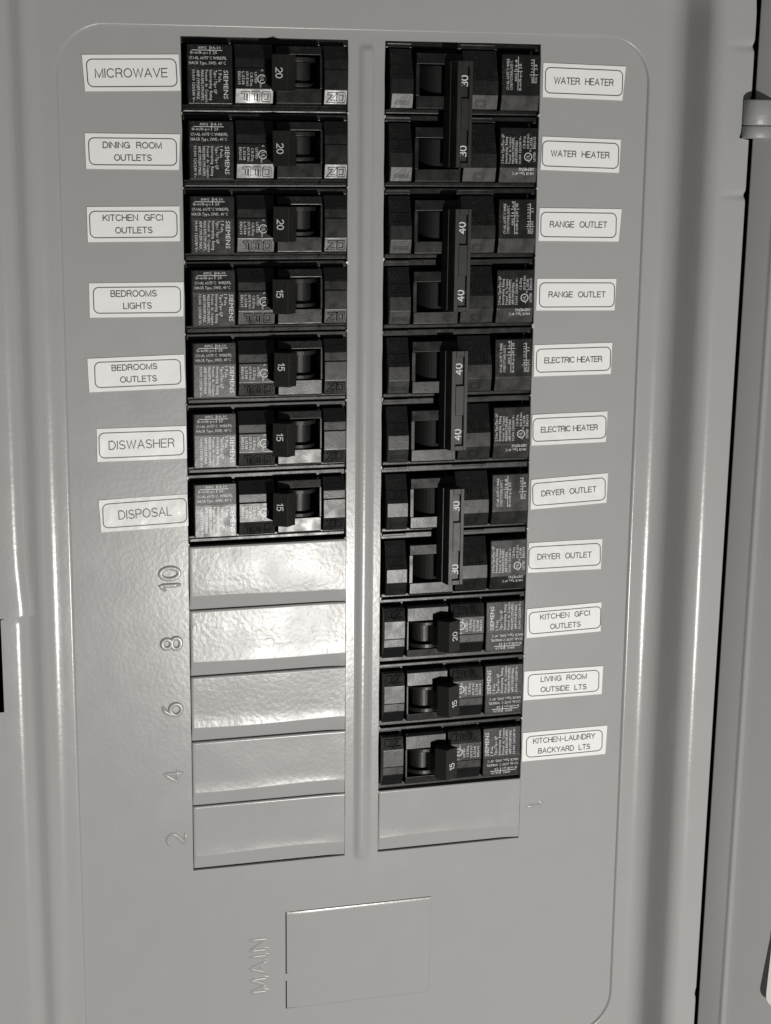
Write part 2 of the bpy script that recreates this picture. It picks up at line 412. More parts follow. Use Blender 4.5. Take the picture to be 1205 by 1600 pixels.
# --- twist-out plates
def plate_mesh(x0, x1, y0, y1, seed, bend=.205, drop=.045, warp=1.0, s1_=.03, s0_=-.085):
    mb = MB(); uu_ = [0, .004, .008, .012, .02] + [.05 + .95 * i / 24 for i in range(25)]; nx = len(uu_) - 1; vs_ = [0, .03, .08, .14, .19, .207, .215, .223, .24, .27, .31, .36, .42, .5, .6, .7, .8, .9, .955, .97, .98, .99, 1.0]
    H = y1 - y0; rows = []
    r = random.Random(seed)
    for v in vs_:
        row = []
        for i in range(nx + 1):
            u = uu_[i]; x = x0 + (x1 - x0) * u
            b = bend + .05 * math.exp(-((u - .45) / .2) ** 2) * (v < .5) * .45
            y = y0 + v * H
            if v < bend: z = -drop * (1 - v / bend)
            else:
                vb = .42      # s0_ slope just above the bend, s1_ slope of the flat part
                q = min(v, vb) - bend; sl = (s1_ - s0_) / (vb - bend)
                z = (s0_ * q + .5 * sl * q * q + s1_ * max(0, v - vb)) * H
            z += warp * .007 * noise.noise(Vector((x * .9 + seed, y * 1.3, seed * 7.7)))
            z += warp * .0025 * noise.noise(Vector((x * 3.3, y * 3.1 + seed, 1.7)))
            # rolled edges
            e = (x - x0); z -= .012 * max(0, 1 - e / .025) ** 2; z = z * min(1, .25 + (x1 - x) / .30)
            e = (y1 - y); z -= .012 * max(0, 1 - e / .022) ** 2
            yy = y + (.012 * math.sin(u * 5 + seed) * (abs(v - bend) < .05))
            row.append((x, yy, z - .010 * min(1, (x1 - x) / .30)))
        rows.append(row)
    n = nx + 1; allv = [p for r_ in rows for p in r_]; R = len(rows)
    fs = [(j * n + i, j * n + i + 1, (j + 1) * n + i + 1, (j + 1) * n + i) for j in range(R - 1) for i in range(nx)]
    mb.add(allv, fs)
    peri = [i for i in range(n)] + [j * n + nx for j in range(1, R)] + [(R - 1) * n + i for i in range(nx - 1, -1, -1)] + [j * n for j in range(R - 2, 0, -1)]
    top = [allv[i] for i in peri]; bot = [(p[0], p[1], -.13) for p in top]; m = len(peri)
    mb.add(top + bot, [(i, (i + 1) % m, m + (i + 1) % m, m + i) for i in range(m)])
    me = mb.mesh('knockout', M_plate if seed < 10 else M_paint, angle=40)
    bm = bmesh.new(); bm.from_mesh(me); bmesh.ops.remove_doubles(bm, verts=bm.verts[:], dist=2e-6); bm.to_mesh(me); bm.free()
    me.set_sharp_from_angle(angle=math.radians(40))
    return me
for k in range(7, 12):
    top = -7.055 if k == 7 else -k - .008
    link('knockout', plate_mesh(XL0 + .020, XL1 - .0085, -k - 1 + .007, top, k, warp=1.0 if k < 10 else .6, s1_={7: .012, 8: .002, 9: .03}.get(k, .02), s0_={7: .05, 8: -.05, 9: -.085}.get(k, -.06), drop=.05 if k < 10 else .03), panel)
link('knockout', plate_mesh(XR0 + .020, XR1 - .0085, -12 + .007, -11.03, 31, warp=.6, s1_=.02, s0_=-.06, drop=.03), panel)
mb = MB(); nx, ny = 12, 10
g = [wavy((-1.168 + .022 + (2.305 - .0215) * i / nx, -14.45 + (1.61 - .016) * (j / ny if j < ny - 2 else (.965, .985, 1)[j - ny + 2]), -.003 - (.006 if j == ny else 0) - .012 * max(0, 1 - i / 1.0))) for j in range(ny + 1) for i in range(nx + 1)]
mb.add(g, [(j * 13 + i, j * 13 + i + 1, (j + 1) * 13 + i + 1, (j + 1) * 13 + i) for j in range(ny) for i in range(nx)])
per = [i for i in range(13)] + [j * 13 + 12 for j in range(1, 11)] + [130 + i for i in range(11, -1, -1)] + [j * 13 for j in range(9, 0, -1)]
mb.add([g[i] for i in per] + [(g[i][0], g[i][1], -.08) for i in per], [(i, (i + 1) % len(per), len(per) + (i + 1) % len(per), len(per) + i) for i in range(len(per))])
# the little retaining tab on its left side
mb.box(-1.185, -1.12, -13.98, -13.86, -.05, .004)
link('main_knockout', mb.mesh('main_knockout', M_paint, angle=40), panel)

# --- embossed numbers beside the rows: rounded raised strokes
def emboss(word, cx, cy, cap, ang, hw=.029, h=.025, track=.28, rnd_=False):
    wd_, st = word_strokes(word, track); ca, sa = math.cos(math.radians(ang)), math.sin(math.radians(ang)); mb = MB()
    for s in st:
        # resample
        q = [Vector(s[0])]
        for p in s[1:]:
            a = q[-1]; p = Vector(p); k = max(1, int((p - a).length / .12))
            for i in range(1, k + 1): q.append(a + (p - a) * i / k)
        closed = (q[0] - q[-1]).length < 1e-4
        m = len(q); rowsv = []
        cs = [(-1.25, -.02), (-1.1, .10), (-.9, .72), (-.72, .94), (-.4, .99), (0, 1.0), (.4, .99), (.72, .94), (.9, .72), (1.1, .10), (1.25, -.02)]
        if rnd_: cs = [(-1.5, -.02), (-1.2, .10), (-.9, .50), (-.45, .90), (0, 1.0), (.45, .90), (.9, .50), (1.2, .10), (1.5, -.02)]
        for i in range(m):
            a = q[i - 1] if i > 0 else (q[-2] if closed else q[0]); b = q[i + 1] if i < m - 1 else (q[1] if closed else q[-1])
            d = (b - a).normalized(); nn = Vector((-d.y, d.x)); end = 0 if closed else (1 if i in (0, m - 1) else 0)
            for o, hh in cs:
                p = q[i] + nn * (o * hw / cap) * (.55 if end else 1)
                if end: p += (d if i else -d) * hw / cap * .9
                X = (p.x - wd_ / 2) * cap; Y = (p.y - .5) * cap
                rowsv.append((cx + X * ca - Y * sa, cy + X * sa + Y * ca, (hh * h * (.05 if end else 1)) + .0005))
        c = len(cs)
        mb.add(rowsv, [(i * c + j, i * c + j + 1, (i + 1) * c + j + 1, (i + 1) * c + j) for i in range(m - 1) for j in range(c - 1)])
    return mb.mesh('embossed_number', M_paint, angle=80)
for wrd, x, y, a in (('10', -2.838, -7.50, 90), ('8', -2.83, -8.47, 90), ('6', -2.835, -9.47, 90), ('4', -2.83, -10.50, 90), ('2', -2.805, -11.49, 90), ('1', 2.815, -11.48, -90)):
    link('embossed_number', emboss(wrd, x, y, .27, a, **({} if wrd in ('10', '8', '6') else dict(h=.018, hw=.028, rnd_=True))), panel)
link('embossed_word', emboss('MAIN', -1.58, -13.68, .27, 90, track=.34, h=.017, hw=.028, rnd_=True), panel)

# ================================================================== DOOR
door = empty('panel_door', 'open grey steel door hinged on the right edge of the panel', 'door', (5.437, 0, ZF + .03))
ph = math.radians(52)
def D(t, y, d=0):      # along the door, up, out of its face
    return (t * math.cos(ph) - d * math.sin(ph) + .0085 * (y + 6.7), y, t * math.sin(ph) + d * math.cos(ph) - .05)
mb = MB()
prof = [(.0, -.7), (.0, -.03), (.012, -.008), (.03, 0), (.36, 0.0), (.385, .004), (.41, .018), (.435, .026), (.46, .020), (.485, .008), (.51, .004), (.6, .004), (2.0, .004), (5, .004), (8.6, .004), (8.6, -.7)]
dys = [2.4 - i * .5 for i in range(43)]
vs = [D(t, y, d + (.004 * noise.noise(Vector((t * .5, y * .3, 8))) if 0 < d else 0)) for y in dys for t, d in prof]; c = len(prof)
mb.add(vs, [(j * c + i, j * c + i + 1, (j + 1) * c + i + 1, (j + 1) * c + i) for j in range(len(dys) - 1) for i in range(c - 1)])
link('door_leaf', mb.mesh('door_leaf', M_paint, angle=45), door)
# hinge knuckles wrapped round the pin
def knuckle(y0, y1, r, groove):
    mb = MB(); n = 40; secs = [(y0, r * .90), (y0 + .008, r * .97), (y0 + .02, r)] + ([(y0 + groove - .006, r), (y0 + groove, r * .985), (y0 + groove + .006, r)] if groove else []) + [(y1 - .02, r), (y1 - .008, r * .97), (y1, r * .90)]
    vs = []
    for y, rr in secs:
        for i in range(n):
            a = 2 * math.pi * i / n
            # squarish strap section
            q = (abs(math.cos(a)) ** 2.5 + abs(math.sin(a)) ** 2.5) ** (-1 / 2.5)
            lx = rr * 1.02 * math.cos(a) * q; lz = rr * math.sin(a) * q; t = math.radians(14)
            vs.append((.088 + lx * math.cos(t) - lz * math.sin(t), y, .02 + lx * math.sin(t) + lz * math.cos(t)))
    mb.add(vs, [(j * n + i, j * n + (i + 1) % n, (j + 1) * n + (i + 1) % n, (j + 1) * n + i) for j in range(len(secs) - 1) for i in range(n)] + [tuple(range(n)), tuple((len(secs) - 1) * n + i for i in range(n))])
    return mb.mesh('hinge_knuckle', M_hinge, angle=40)
link('hinge_knuckle', knuckle(-1.098, -.74, .212, 0), door)
link('hinge_knuckle', knuckle(-1.28, -1.101, .212, 0), door)

# card held on the door
card = empty('directory_card', 'blank white round-cornered card standing slightly off the open door', 'card', (5.437, 0, ZF + .03))
mb = MB(); t0, t1, y1, y0 = 1.20, 4.2, -11.9, -14.33
nx, ny = 24, 30; gv = []
def cd_pos(u, v, th_):
    t = t0 + (t1 - t0) * u; y = y0 + (y1 - y0) * v
    r = .16                                   # rounded corners
    dx = max(0, r - (t - t0)); dy = max(0, r - (y - y0))
    if dx > 0 and dy > 0:
        s = math.hypot(dx, dy)
        if s > r: t += dx * (1 - r / s); y += dy * (1 - r / s)
    lift = .02 + .11 * max(0, (1 - v) - .55) / .45 * (1 - .3 * u)
    return D(t, y, lift + th_)
us = [0, .008, .018, .03, .04, .05, .07, .1] + [.15 + .85 * i / 10 for i in range(11)]
vv = [0, .006, .013, .022, .03, .038, .05] + [.08 + .92 * i / 16 for i in range(17)]
for th_ in (.028, 0):
    for v in vv:
        for u in us: gv.append(cd_pos(u, v, th_))
a, b = len(us), len(vv)
fs = []
for o in (0, a * b):
    fs += [(o + j * a + i, o + j * a + i + 1, o + (j + 1) * a + i + 1, o + (j + 1) * a + i) for j in range(b - 1) for i in range(a - 1)]
per = [i for i in range(a)] + [j * a + a - 1 for j in range(1, b)] + [(b - 1) * a + i for i in range(a - 2, -1, -1)] + [j * a for j in range(b - 2, 0, -1)]
fs += [(per[i], per[(i + 1) % len(per)], a * b + per[(i + 1) % len(per)], a * b + per[i]) for i in range(len(per))]
mb.add(gv, fs)
link('card_sheet', mb.mesh('card_sheet', M_card, angle=40), card)

# ================================================================== BREAKERS
ZT = .150            # height of the breaker face above the panel sheet
BASE = -.35
def zA(y):           # label face: two facets meeting in a crease
    return ZT - .028 * max(0, y - .08) - .024 * max(0, .08 - y)
def box_letter(mb, strokes, P, w, h):
    """raised stroke with sloping flanks"""
    for s in strokes:
        m = MB(); ribbon(m, s, w, lambda x, y: (x, y, 0))
        m2 = MB(); ribbon(m2, s, w * 2.1, lambda x, y: (x, y, 0))
        k = len(m.v); hn = k // 2
        top = [P(x, y, h) for x, y, z in m.v]; bot = [P(x, y, -.003) for x, y, z in m2.v]
        mb.add(top, m.f)
        outl = list(range(hn)) + list(range(k - 1, hn - 1, -1))
        mb.add(top + bot, [(outl[i], outl[(i + 1) % k], outl[(i + 1) % k] + k, outl[i] + k) for i in range(k)])
SQ_O = [[(.05, 0), (.55, 0), (.6, .05), (.6, .95), (.55, 1), (.05, 1), (0, .95), (0, .05), (.05, 0)]]
GL = {'O': SQ_O, 'F': [[(.6, 1), (0, 1), (0, 0)], [(0, .52), (.5, .52)]], 'N': [[(0, 0), (0, 1), (.6, 0), (.6, 1)]], 'I': [[(.3, 0), (.3, 1)]]}

# ---------- single-pole breaker, in the left-row orientation, centred on its pole
def U(u): return u - 1.1635
A0, A1, B0, B1, C0, C1, D0, D1 = map(U, (.075, .70, .715, 1.255, 1.275, 1.93, 1.945, 2.285))
YB, YT = -.39, .40      # foot and head of the raised face
def facets(mid_hi=.012):
    """outline (y,z) of the marking blocks: letters slope at the foot, flat pad, strip, icon slope at the head"""
    return [(YB, BASE), (YB, ZT - .055), (YB + .012, ZT + .012 - .193 * .265), (-.185, ZT + mid_hi), (.085, ZT + mid_hi), (.09, ZT - .004), (.215, ZT - .006), (.40, ZT - .085), (.405, BASE)]
def z_low(y): return ZT + .012 - (-.185 - y) * .265
def z_high(y): return ZT - .006 - (y - .215) * .43

def make_text(mb, rows, zf, mi=0):
    for r in rows: lettering(mb, r[0], r[1], r[2], r[3], zf, mi)

single_meshes = {}
def single_parts(amp):
    if amp in single_meshes: return single_meshes[amp]
    P = {}
    # body with its lower shoulders
    b = MB(); b.box(U(.022), U(2.318), -.492, .492, -2.2, -.30); b.box(U(.022), U(2.318), -.492, YB - .004, -.35, -.045); b.box(U(.022), U(2.318), YT + .004, .492, -.35, -.045)
    b.box(U(.03), U(2.31), -.487, -.43, -.09, -.022)
    P['body'] = b.mesh('body', M_black, bevel=.012)
    # label block
    b = MB(); b.prism_x(A0, A1, [(YB, BASE), (YB, zA(YB)), (.08, ZT), (.385, zA(.385)), (.40, BASE)], .012)
    P['label_block'] = b.mesh('label_block', M_black, bevel=.010)
    t = MB(); zf = lambda x, y: zA(y) + .0022
    d = .0 if amp == 20 else .02
    wire = 'CU-AL 60/75\u00b0C WIRE/FIL' if amp == 20 else 'CU-AL 60/75\u00b0C  WIRE/FIL'
    up = [('AWG', (U(.225 + d), .325), (U(.335 + d), .325), .036), ('14-10', (U(.40 + d), .325), (U(.53 + d), .325), .036),
          ('lb-in/lb-po', (U(.12 + d), .262), (U(.36 + d), .262), .036), ('25', (U(.42 + d), .262), (U(.48 + d), .262), .036),
          (wire, (U(.10 + d), .19), (U(.61 + d), .19), .040), ('HACR Type, SWD, 40\u00b0C', (U(.10 + d), .125), (U(.595 + d), .125), .040)]
    make_text(t, up, zf)
    for a, c_ in (((U(.14 + d), .310), (U(.55 + d), .310)),):
        ribbon(t, [a, c_], .004, lambda x, y: (x, y, zA(y) + .0022))
    ribbon(t, [(U(.385 + d), .36), (U(.385 + d), .262)], .004, lambda x, y: (x, y, zA(y) + .0022))
    cols = [('SIEMENS', .565, .375, .062), ('1 Pole', .495, .155, .044), ('Type / Tipo QP' if amp == 20 else 'Type/Tipo QP', .435, .31, .042), ('Interrupting  Rating', .375, .395, .040), ('Pouvoir  de  Coupure', .315, .42, .040),
            ('MAX.RMS.SYM.AMPS.', .258, .405, .040), ('AMP.SYM.EFF.MAX.', .20, .39, .040), ('10,000 120/240 V~', .140, .42, .040)]
    for s, u, L, cap in cols: lettering(t, s, (U(u + d * 1.6), .052), (U(u + d * 1.6), .052 - L), cap, zf)
    P['label_print'] = t.mesh('printed_text', M_ink, smooth=False)
    # marking block with the OFF letters and O ring
    b = MB(); b.prism_x(B0, B1, facets(), .008)
    P['off_block'] = b.mesh('marking_block', M_black, bevel=.008)
    t = MB(); zf = lambda x, y: ZT + .0145
    for s, u, a, L, cap in (('LISTED', .985, .035, .15, .034), ('C.B./Disj.', .925, .035, .19, .036), ('ISSUE NO.', .867, .04, .20, .036), ('L-5538', .812, .04, .17, .036), ('E82615', .758, .04, .17, .036)):
        lettering(t, s, (U(u), a), (U(u), a - L), cap, zf)
    for s, u, a, L, cap in (('UL', 1.062, -.022, .07, .05), ('c', 1.075, .075, .028, .045), ('us', 1.055, -.118, .045, .036)):
        lettering(t, s, (U(u), a), (U(u), a - L), cap, zf)
    ribbon(t, [(U(1.085) + x, -.055 + y) for x, y in arc(0, 0, .056, .056, 0, 340, 20)], .0055, lambda x, y: (x, y, ZT + .0145), closed=True)
    P['off_print'] = t.mesh('printed_text', M_ink, smooth=False)
    # raised OFF: stacked letters turned a quarter clockwise
    def turned(ch, uc, yc, h, w):
        return [[(U(uc) + (y - .5) * h, yc - (x - .3) * w / .6) for x, y in s] for s in GL[ch]]
    b = MB()
    Pl = lambda x, y, h: (x, y, z_low(y) + h)
    for ch, uc in (('O', 1.145), ('F', 1.00), ('F', .86)): box_letter(b, turned(ch, uc, -.285, .085, .10), Pl, .0105, .014)
    P['off_mark'] = b.mesh('off_letters', M_black, smooth=False)
    b = MB(); Ph = lambda x, y, h: (x, y, z_high(y) + h)
    box_letter(b, [[(U(.99) + x, .30 + y) for x, y in arc(0, 0, .045, .045, 0, 360, 16)]], Ph, .008, .008)
    P['o_mark'] = b.mesh('off_symbol', M_black, smooth=False)
    # ON block
    b = MB(); b.prism_x(D0, D1, facets(.010), .008)
    P['on_block'] = b.mesh('marking_block', M_black, bevel=.008)
    b = MB()
    for ch, uc in (('O', 2.19), ('N', 2.055)): box_letter(b, turned(ch, uc, -.285, .085, .10), Pl, .0105, .014)
    P['on_mark'] = b.mesh('on_letters', M_black, smooth=False)
    b = MB(); box_letter(b, [[(U(2.09), .305), (U(2.20), .305)]], Ph, .009, .008)
    P['i_mark'] = b.mesh('on_symbol', M_black, smooth=False)
    # switch plate: four bars round the slot
    s0, s1, t0_, t1_ = U(1.34), U(1.895), -.17, .275
    b = MB()
    b.prism_x(C0, C1, [(YB, BASE), (YB, ZT - .02), (YB + .02, ZT - .006), (t0_, ZT), (t0_ - .004, BASE)], .012)
    b.prism_x(C0, C1, [(t1_ + .004, BASE), (t1_, ZT), (.385, ZT - .012), (.40, BASE)], .012)
    b.box(C0 + .003, s0, t0_ + .002, t1_ - .002, BASE, ZT - .001); b.box(s1, C1 - .005, t0_ + .002, t1_ - .002, BASE, ZT - .001)
    P['switch_plate'] = b.mesh('switch_plate', M_black, bevel=.006)
    b = MB(); b.box(s0, s1, t0_, t1_, BASE - .02, -.29); P['slot_floor'] = b.mesh('slot_floor', M_slot, smooth=False)
    # toggle: drum with two cheeks, neck and leaning head
    b = MB()
    def drum(y0, y1, r, cx, cz, a0=20, a1=160, n=14):
        p = [(cx + r * math.cos(math.radians(a0 + (a1 - a0) * i / n)), cz + r * math.sin(math.radians(a0 + (a1 - a0) * i / n))) for i in range(n + 1)] + [(cx - r * .9, cz - .12), (cx + r * .9, cz - .12)]
        m = len(p); b.add([(x, y0, z) for x, z in p] + [(x, y1, z) for x, z in p], [tuple(range(m)), tuple(range(2 * m - 1, m - 1, -1))] + [(i, (i + 1) % m, m + (i + 1) % m, m + i) for i in range(m)])
    cx, cz = U(1.60), -.10
    drum(t0_ + .025, t0_ + .075, .27, cx, cz); drum(t1_ - .085, t1_ - .025, .28, cx, cz); drum(t0_ + .08, t1_ - .09, .185, cx + .02, cz)
    P['drum'] = b.mesh('toggle_drum', M_black2, bevel=.006)
    ph_ = math.radians(27)
    def lean(a, y, c):    # a across the head, c along the lean
        return (U(1.485) - .012 + a * math.cos(ph_) - c * math.sin(ph_), y, .02 + a * math.sin(ph_) + c * math.cos(ph_))
    b = MB(); b.box(-.085, .12, -.09, .20, -.02, .34, tf=lean)
    # head: wedge section
    sec = [(-.115, .24), (-.105, .46), (.115, .46), (.175, .28), (.12, .20), (-.06, .20)]
    y0, y1 = -.215, .262; m = len(sec)
    b.add([lean(a, y0, c) for a, c in sec] + [lean(a, y1, c) for a, c in sec], [tuple(range(m)), tuple(range(2 * m - 1, m - 1, -1))] + [(i, (i + 1) % m, m + (i + 1) % m, m + i) for i in range(m)])
    P['handle'] = b.mesh('handle', M_black2, bevel=.007)
    t = MB(); wl, st = word_strokes(str(amp), .22); cap = .088
    for q in st: ribbon(t, q, .068, lambda x, y: lean(-.045 + y * cap, (.085 if amp == 20 else .115) - x * cap, .4622))
    P['rating'] = t.mesh('rating_number', M_ink2, smooth=False)
    single_meshes[amp] = P
    return P

def single(amp, label, cx, cy, flip, group):
    P = single_parts(amp)
    e = empty('circuit_breaker', label, 'circuit breaker', (cx, cy, 0), group)
    e.rotation_euler = (math.radians(rnd.uniform(-.45, .45)), (math.pi if flip else 0) + math.radians(rnd.uniform(-.25, .25)), math.radians(rnd.uniform(-.45, .45)))
    e.location.y -= rnd.uniform(-.008, .008) * S
    link('body', P['body'], e)
    o = link('label_block', P['label_block'], e); link('printed_text', P['label_print'], o)
    o = link('marking_block', P['off_block'], e); link('printed_text', P['off_print'], o); link('off_letters', P['off_mark'], o); link('off_symbol', P['o_mark'], o)
    o = link('marking_block', P['on_block'], e); link('on_letters', P['on_mark'], o); link('on_symbol', P['i_mark'], o)
    o = link('switch_plate', P['switch_plate'], e); link('slot_floor', P['slot_floor'], o)
    o = link('handle', P['handle'], e); o.rotation_euler = (math.radians(rnd.uniform(-1.2, 1.2)), math.radians(rnd.uniform(-1, 1)), math.radians(rnd.uniform(-1.5, 1.5)))
    link('rating_number', P['rating'], o); link('toggle_drum', P['drum'], o)
    return e
cxl = (XL0 + XL1) / 2; cxr = (XR0 + XR1) / 2
gs = 'single-pole breakers in the two rows'
for k, (amp, lb) in enumerate([
    (20, 'black single-pole breaker marked 20 beside the MICROWAVE sticker'),
    (20, 'black single-pole breaker marked 20 beside the DINING ROOM OUTLETS sticker'),
    (20, 'black single-pole breaker marked 20 beside the left KITCHEN GFCI OUTLETS sticker'),
    (15, 'black single-pole breaker marked 15 beside the BEDROOMS LIGHTS sticker'),
    (15, 'black single-pole breaker marked 15 beside the BEDROOMS OUTLETS sticker'),
    (15, 'black single-pole breaker marked 15 beside the DISWASHER sticker'),
    (15, 'black single-pole breaker marked 15 beside the DISPOSAL sticker, glinting brightest')]):
    single(amp, lb, cxl + rnd.uniform(-.006, .006), -k - .5, False, gs)
for k, amp, lb in ((8, 20, 'black single-pole breaker marked 20 beside the right KITCHEN GFCI OUTLETS sticker'),
                   (9, 15, 'black single-pole breaker marked 15 beside the LIVING ROOM OUTSIDE LTS sticker'),
                   (10, 15, 'black single-pole breaker marked 15 beside the KITCHEN-LAUNDRY BACKYARD LTS sticker')):
    single(amp, lb, cxr + rnd.uniform(-.006, .006), -k - .5, True, gs)

# ---------- two-pole breaker, right row, centred between its poles
def V(u): return u - 1.1485
dmesh = {}
def double_parts(amp):
    if amp in dmesh: return dmesh[amp]
    P = {}
    b = MB()
    for s in (.5, -.5):
        b.box(V(.02), V(2.278), s - .49, s + .49, -2.2, -.30); b.box(V(.02), V(2.278), s - .49, s - .434, -.35, -.045); b.box(V(.02), V(2.278), s + .40, s + .49, -.35, -.045)
        b.box(V(.03), V(2.27), s - .487, s - .43, -.09, -.022); b.box(V(.04), V(.40), s + .445, s + .487, -.09, -.024); b.box(V(1.10), V(1.62), s + .452, s + .487, -.09, -.024)
    P['body'] = b.mesh('body', M_black, bevel=.012)
    # ON, switch, OFF and label blocks of one pole (local y from -.5 to .5)
    def blk(x0, x1, split):
        # head slope (recessed letters), strip, foot slope
        return [(-.43, BASE), (-.43, ZT - .065), (-.415, ZT + .006 - .193 * .27), (-.222, ZT + .006), (-.02 + split, ZT + .006), (-.015 + split, ZT - .002), (.01 + split, ZT - .01), (.385, ZT - .145), (.395, BASE)]
    zl = lambda y: ZT + .006 - (-.222 - y) * .27
    zh = lambda sp: (lambda y: ZT - .01 - (y - .01 - sp) * .135 / (.375 - sp))
    pb = MB(); pb.prism_x(V(.055), V(.395), blk(0, 0, 0), .015); P['on_block'] = pb.mesh('marking_block', M_black, bevel=.008)
    pb = MB(); pb.prism_x(V(1.115), V(1.635), blk(0, 0, 0), .015); P['off_block'] = pb.mesh('marking_block', M_black, bevel=.008)
    def turned(ch, uc, yc, h, w):   # quarter turn anticlockwise
        return [[(V(uc) - (y - .5) * h, yc + (x - .3) * w / .6) for x, y in s] for s in GL[ch]]
    t = MB(); f = zh(0); Pp = lambda x, y, h: (x, y, f(y) + h)
    for ch, uc in (('O', .15), ('N', .29)): box_letter(t, turned(ch, uc, .085, .085, .12), Pp, .009, .010)
    Pl = lambda x, y, h: (x, y, zl(y) + h)
    P['on_mark'] = t.mesh('on_letters', M_black, smooth=False)
    t = MB(); box_letter(t, [[(V(.13), -.355), (V(.32), -.355), (V(.32), -.325), (V(.13), -.325), (V(.13), -.355)]], Pl, .006, .006); P['i_mark'] = t.mesh('on_symbol', M_black, smooth=False)
    t = MB()
    for ch, uc in (('O', 1.20), ('F', 1.355), ('F', 1.51)): box_letter(t, turned(ch, uc, .07, .09, .12), Pp, .009, .010)
    P['off_mark'] = t.mesh('off_letters', M_black, smooth=False)
    t = MB()
    for q in ((.15, .10), (.095, .05)):
        x_ = V(1.375); box_letter(t, [[(x_ - q[0] / 2, -.34 - q[1] / 2), (x_ + q[0] / 2, -.34 - q[1] / 2), (x_ + q[0] / 2, -.34 + q[1] / 2), (x_ - q[0] / 2, -.34 + q[1] / 2), (x_ - q[0] / 2, -.34 - q[1] / 2)]], Pl, .0055, .006)
    P['o_mark'] = t.mesh('off_symbol', M_black, smooth=False)
    s0, s1, t0_, t1_ = V(.468), V(1.06), -.245, .185
    b = MB()
    b.prism_x(V(.41), V(1.10), [(-.43, BASE), (-.43, ZT - .018), (-.41, ZT - .004), (t0_, ZT), (t0_ - .004, BASE)], .012)
    b.prism_x(V(.41), V(1.10), [(t1_ + .004, BASE), (t1_, ZT), (.33, ZT - .01), (.345, BASE)], .012)
    b.box(V(.413), s0, t0_ + .002, t1_ - .002, BASE, ZT - .001); b.box(s1, V(1.095), t0_ + .002, t1_ - .002, BASE, ZT - .001)
    P['switch_plate'] = b.mesh('switch_plate', M_black, bevel=.006)
    b = MB(); b.box(s0, s1, t0_, t1_, BASE - .02, -.29); P['slot_floor'] = b.mesh('slot_floor', M_slot, smooth=False)
    # label block
    A0_, A1_ = V(1.65), V(2.255)
    zt = lambda y: ZT + .01 - .03 * max(0, y + .215); zd = lambda y: ZT + .01 - .22 * max(0, -.215 - y)
    zz = lambda x, y: (zt(y) if y > -.215 else zd(y)) + .0022
    b = MB(); b.prism_x(A0_, A1_, [(-.43, BASE), (-.43, zd(-.43)), (-.215, ZT + .01), (.34, zt(.34)), (.355, BASE)], .02)
    P['label_block'] = b.mesh('label_block', M_black, bevel=.010)
    X = lambda px: V((px - 77) / 454 - .05); Y1 = lambda py: .5 - (py - 35) / 480 + .01; Y2 = lambda py: .5 - (py - 515) / 480 + .01
    def vert(mb, s, px, a, b_, cap, Yf): lettering(mb, s, (X(px) + cap * .5, Yf(a)), (X(px) + cap * .5, Yf(b_)), cap, zz)
    t = MB(); Z = lambda x, y: (x, y, zz(x, y))
    vert(t, 'CU-AL 60/75\u00b0C WIRE', 897, 350, 145, .038, Y1); vert(t, 'CONDUCTOR/FL.60/75\u00b0C', 921, 350, 158, .038, Y1)
    if amp == 40:
        vert(t, 'AWG', 952, 292, 245, .036, Y1); vert(t, '8', 952, 215, 203, .036, Y1); vert(t, '6-4', 952, 172, 130, .036, Y1)
        vert(t, 'lb-in/lb-po', 980, 350, 238, .036, Y1); vert(t, '40', 980, 220, 195, .036, Y1); vert(t, '45', 980, 170, 142, .036, Y1)
        vert(t, 'mm\u00b2', 1060, 348, 310, .036, Y1); vert(t, '8.4', 1060, 292, 262, .036, Y1); vert(t, '13.3-21.2', 1060, 245, 145, .036, Y1)
        vert(t, 'N.m', 1086, 348, 312, .036, Y1); vert(t, '4.5', 1086, 292, 262, .036, Y1); vert(t, '5.1', 1086, 205, 178, .036, Y1)
    else:
        vert(t, 'AWG', 952, 292, 240, .036, Y1); vert(t, '14-8', 952, 215, 150, .036, Y1)
        vert(t, 'lb-in/lb-po', 980, 350, 230, .036, Y1); vert(t, '25', 980, 210, 175, .036, Y1)
        vert(t, 'mm\u00b2', 1060, 300, 258, .036, Y1); vert(t, '2.1-13.3', 1060, 235, 145, .036, Y1)
        vert(t, 'N.m', 1086, 300, 262, .036, Y1); vert(t, '2.8', 1086, 215, 178, .036, Y1)
    for px, a, c_ in ((966, 350, 130), (1073, 348 if amp == 40 else 300, 145)):
        ribbon(t, [(X(px), Y1(a)), (X(px), Y1(c_))], .0035, Z)
    for py in ((228, 182) if amp == 40 else (225,)): ribbon(t, [(X(938), Y1(py)), (X(994), Y1(py))], .0035, Z)
    ribbon(t, [(X(1046), Y1(300 if amp == 40 else 247)), (X(1099), Y1(300 if amp == 40 else 247))], .0035, Z)
    P['print1'] = t.mesh('printed_text', M_ink, smooth=False)
    t = MB()
    for s, px, b_ in (('2 Poles Type/Tipo QP', 875, 640), ('Interrupting  Rating', 899, 658), ('Pouvoir  de  Coupure', 923, 658), ('MAX.RMS.SYM.AMPS.', 946, 660), ('AMP.SYM.EFF.MAX.', 969, 680), ('10,000 120/240 V~', 993, 652)):
        vert(t, s, px, 835, b_, .038, Y2)
    for s, px, a, b_ in (('C.B./Disj.', 1020, 735, 650), ('ISSUE NO.', 1047, 735, 632), ('L-5538', 1069, 735, 662), ('E82615', 1091, 735, 655), ('LISTED', 1091, 820, 755), ('c', 1053, 828, 815), ('us', 1060, 757, 742)):
        vert(t, s, px, a, b_, .036, Y2)
    vert(t, 'UL', 1048, 806, 776, .048, Y2)
    ribbon(t, [(X(1049) + x, Y2(790) + y) for x, y in arc(0, 0, .054, .054, 0, 340, 20)], .0055, Z, closed=True)
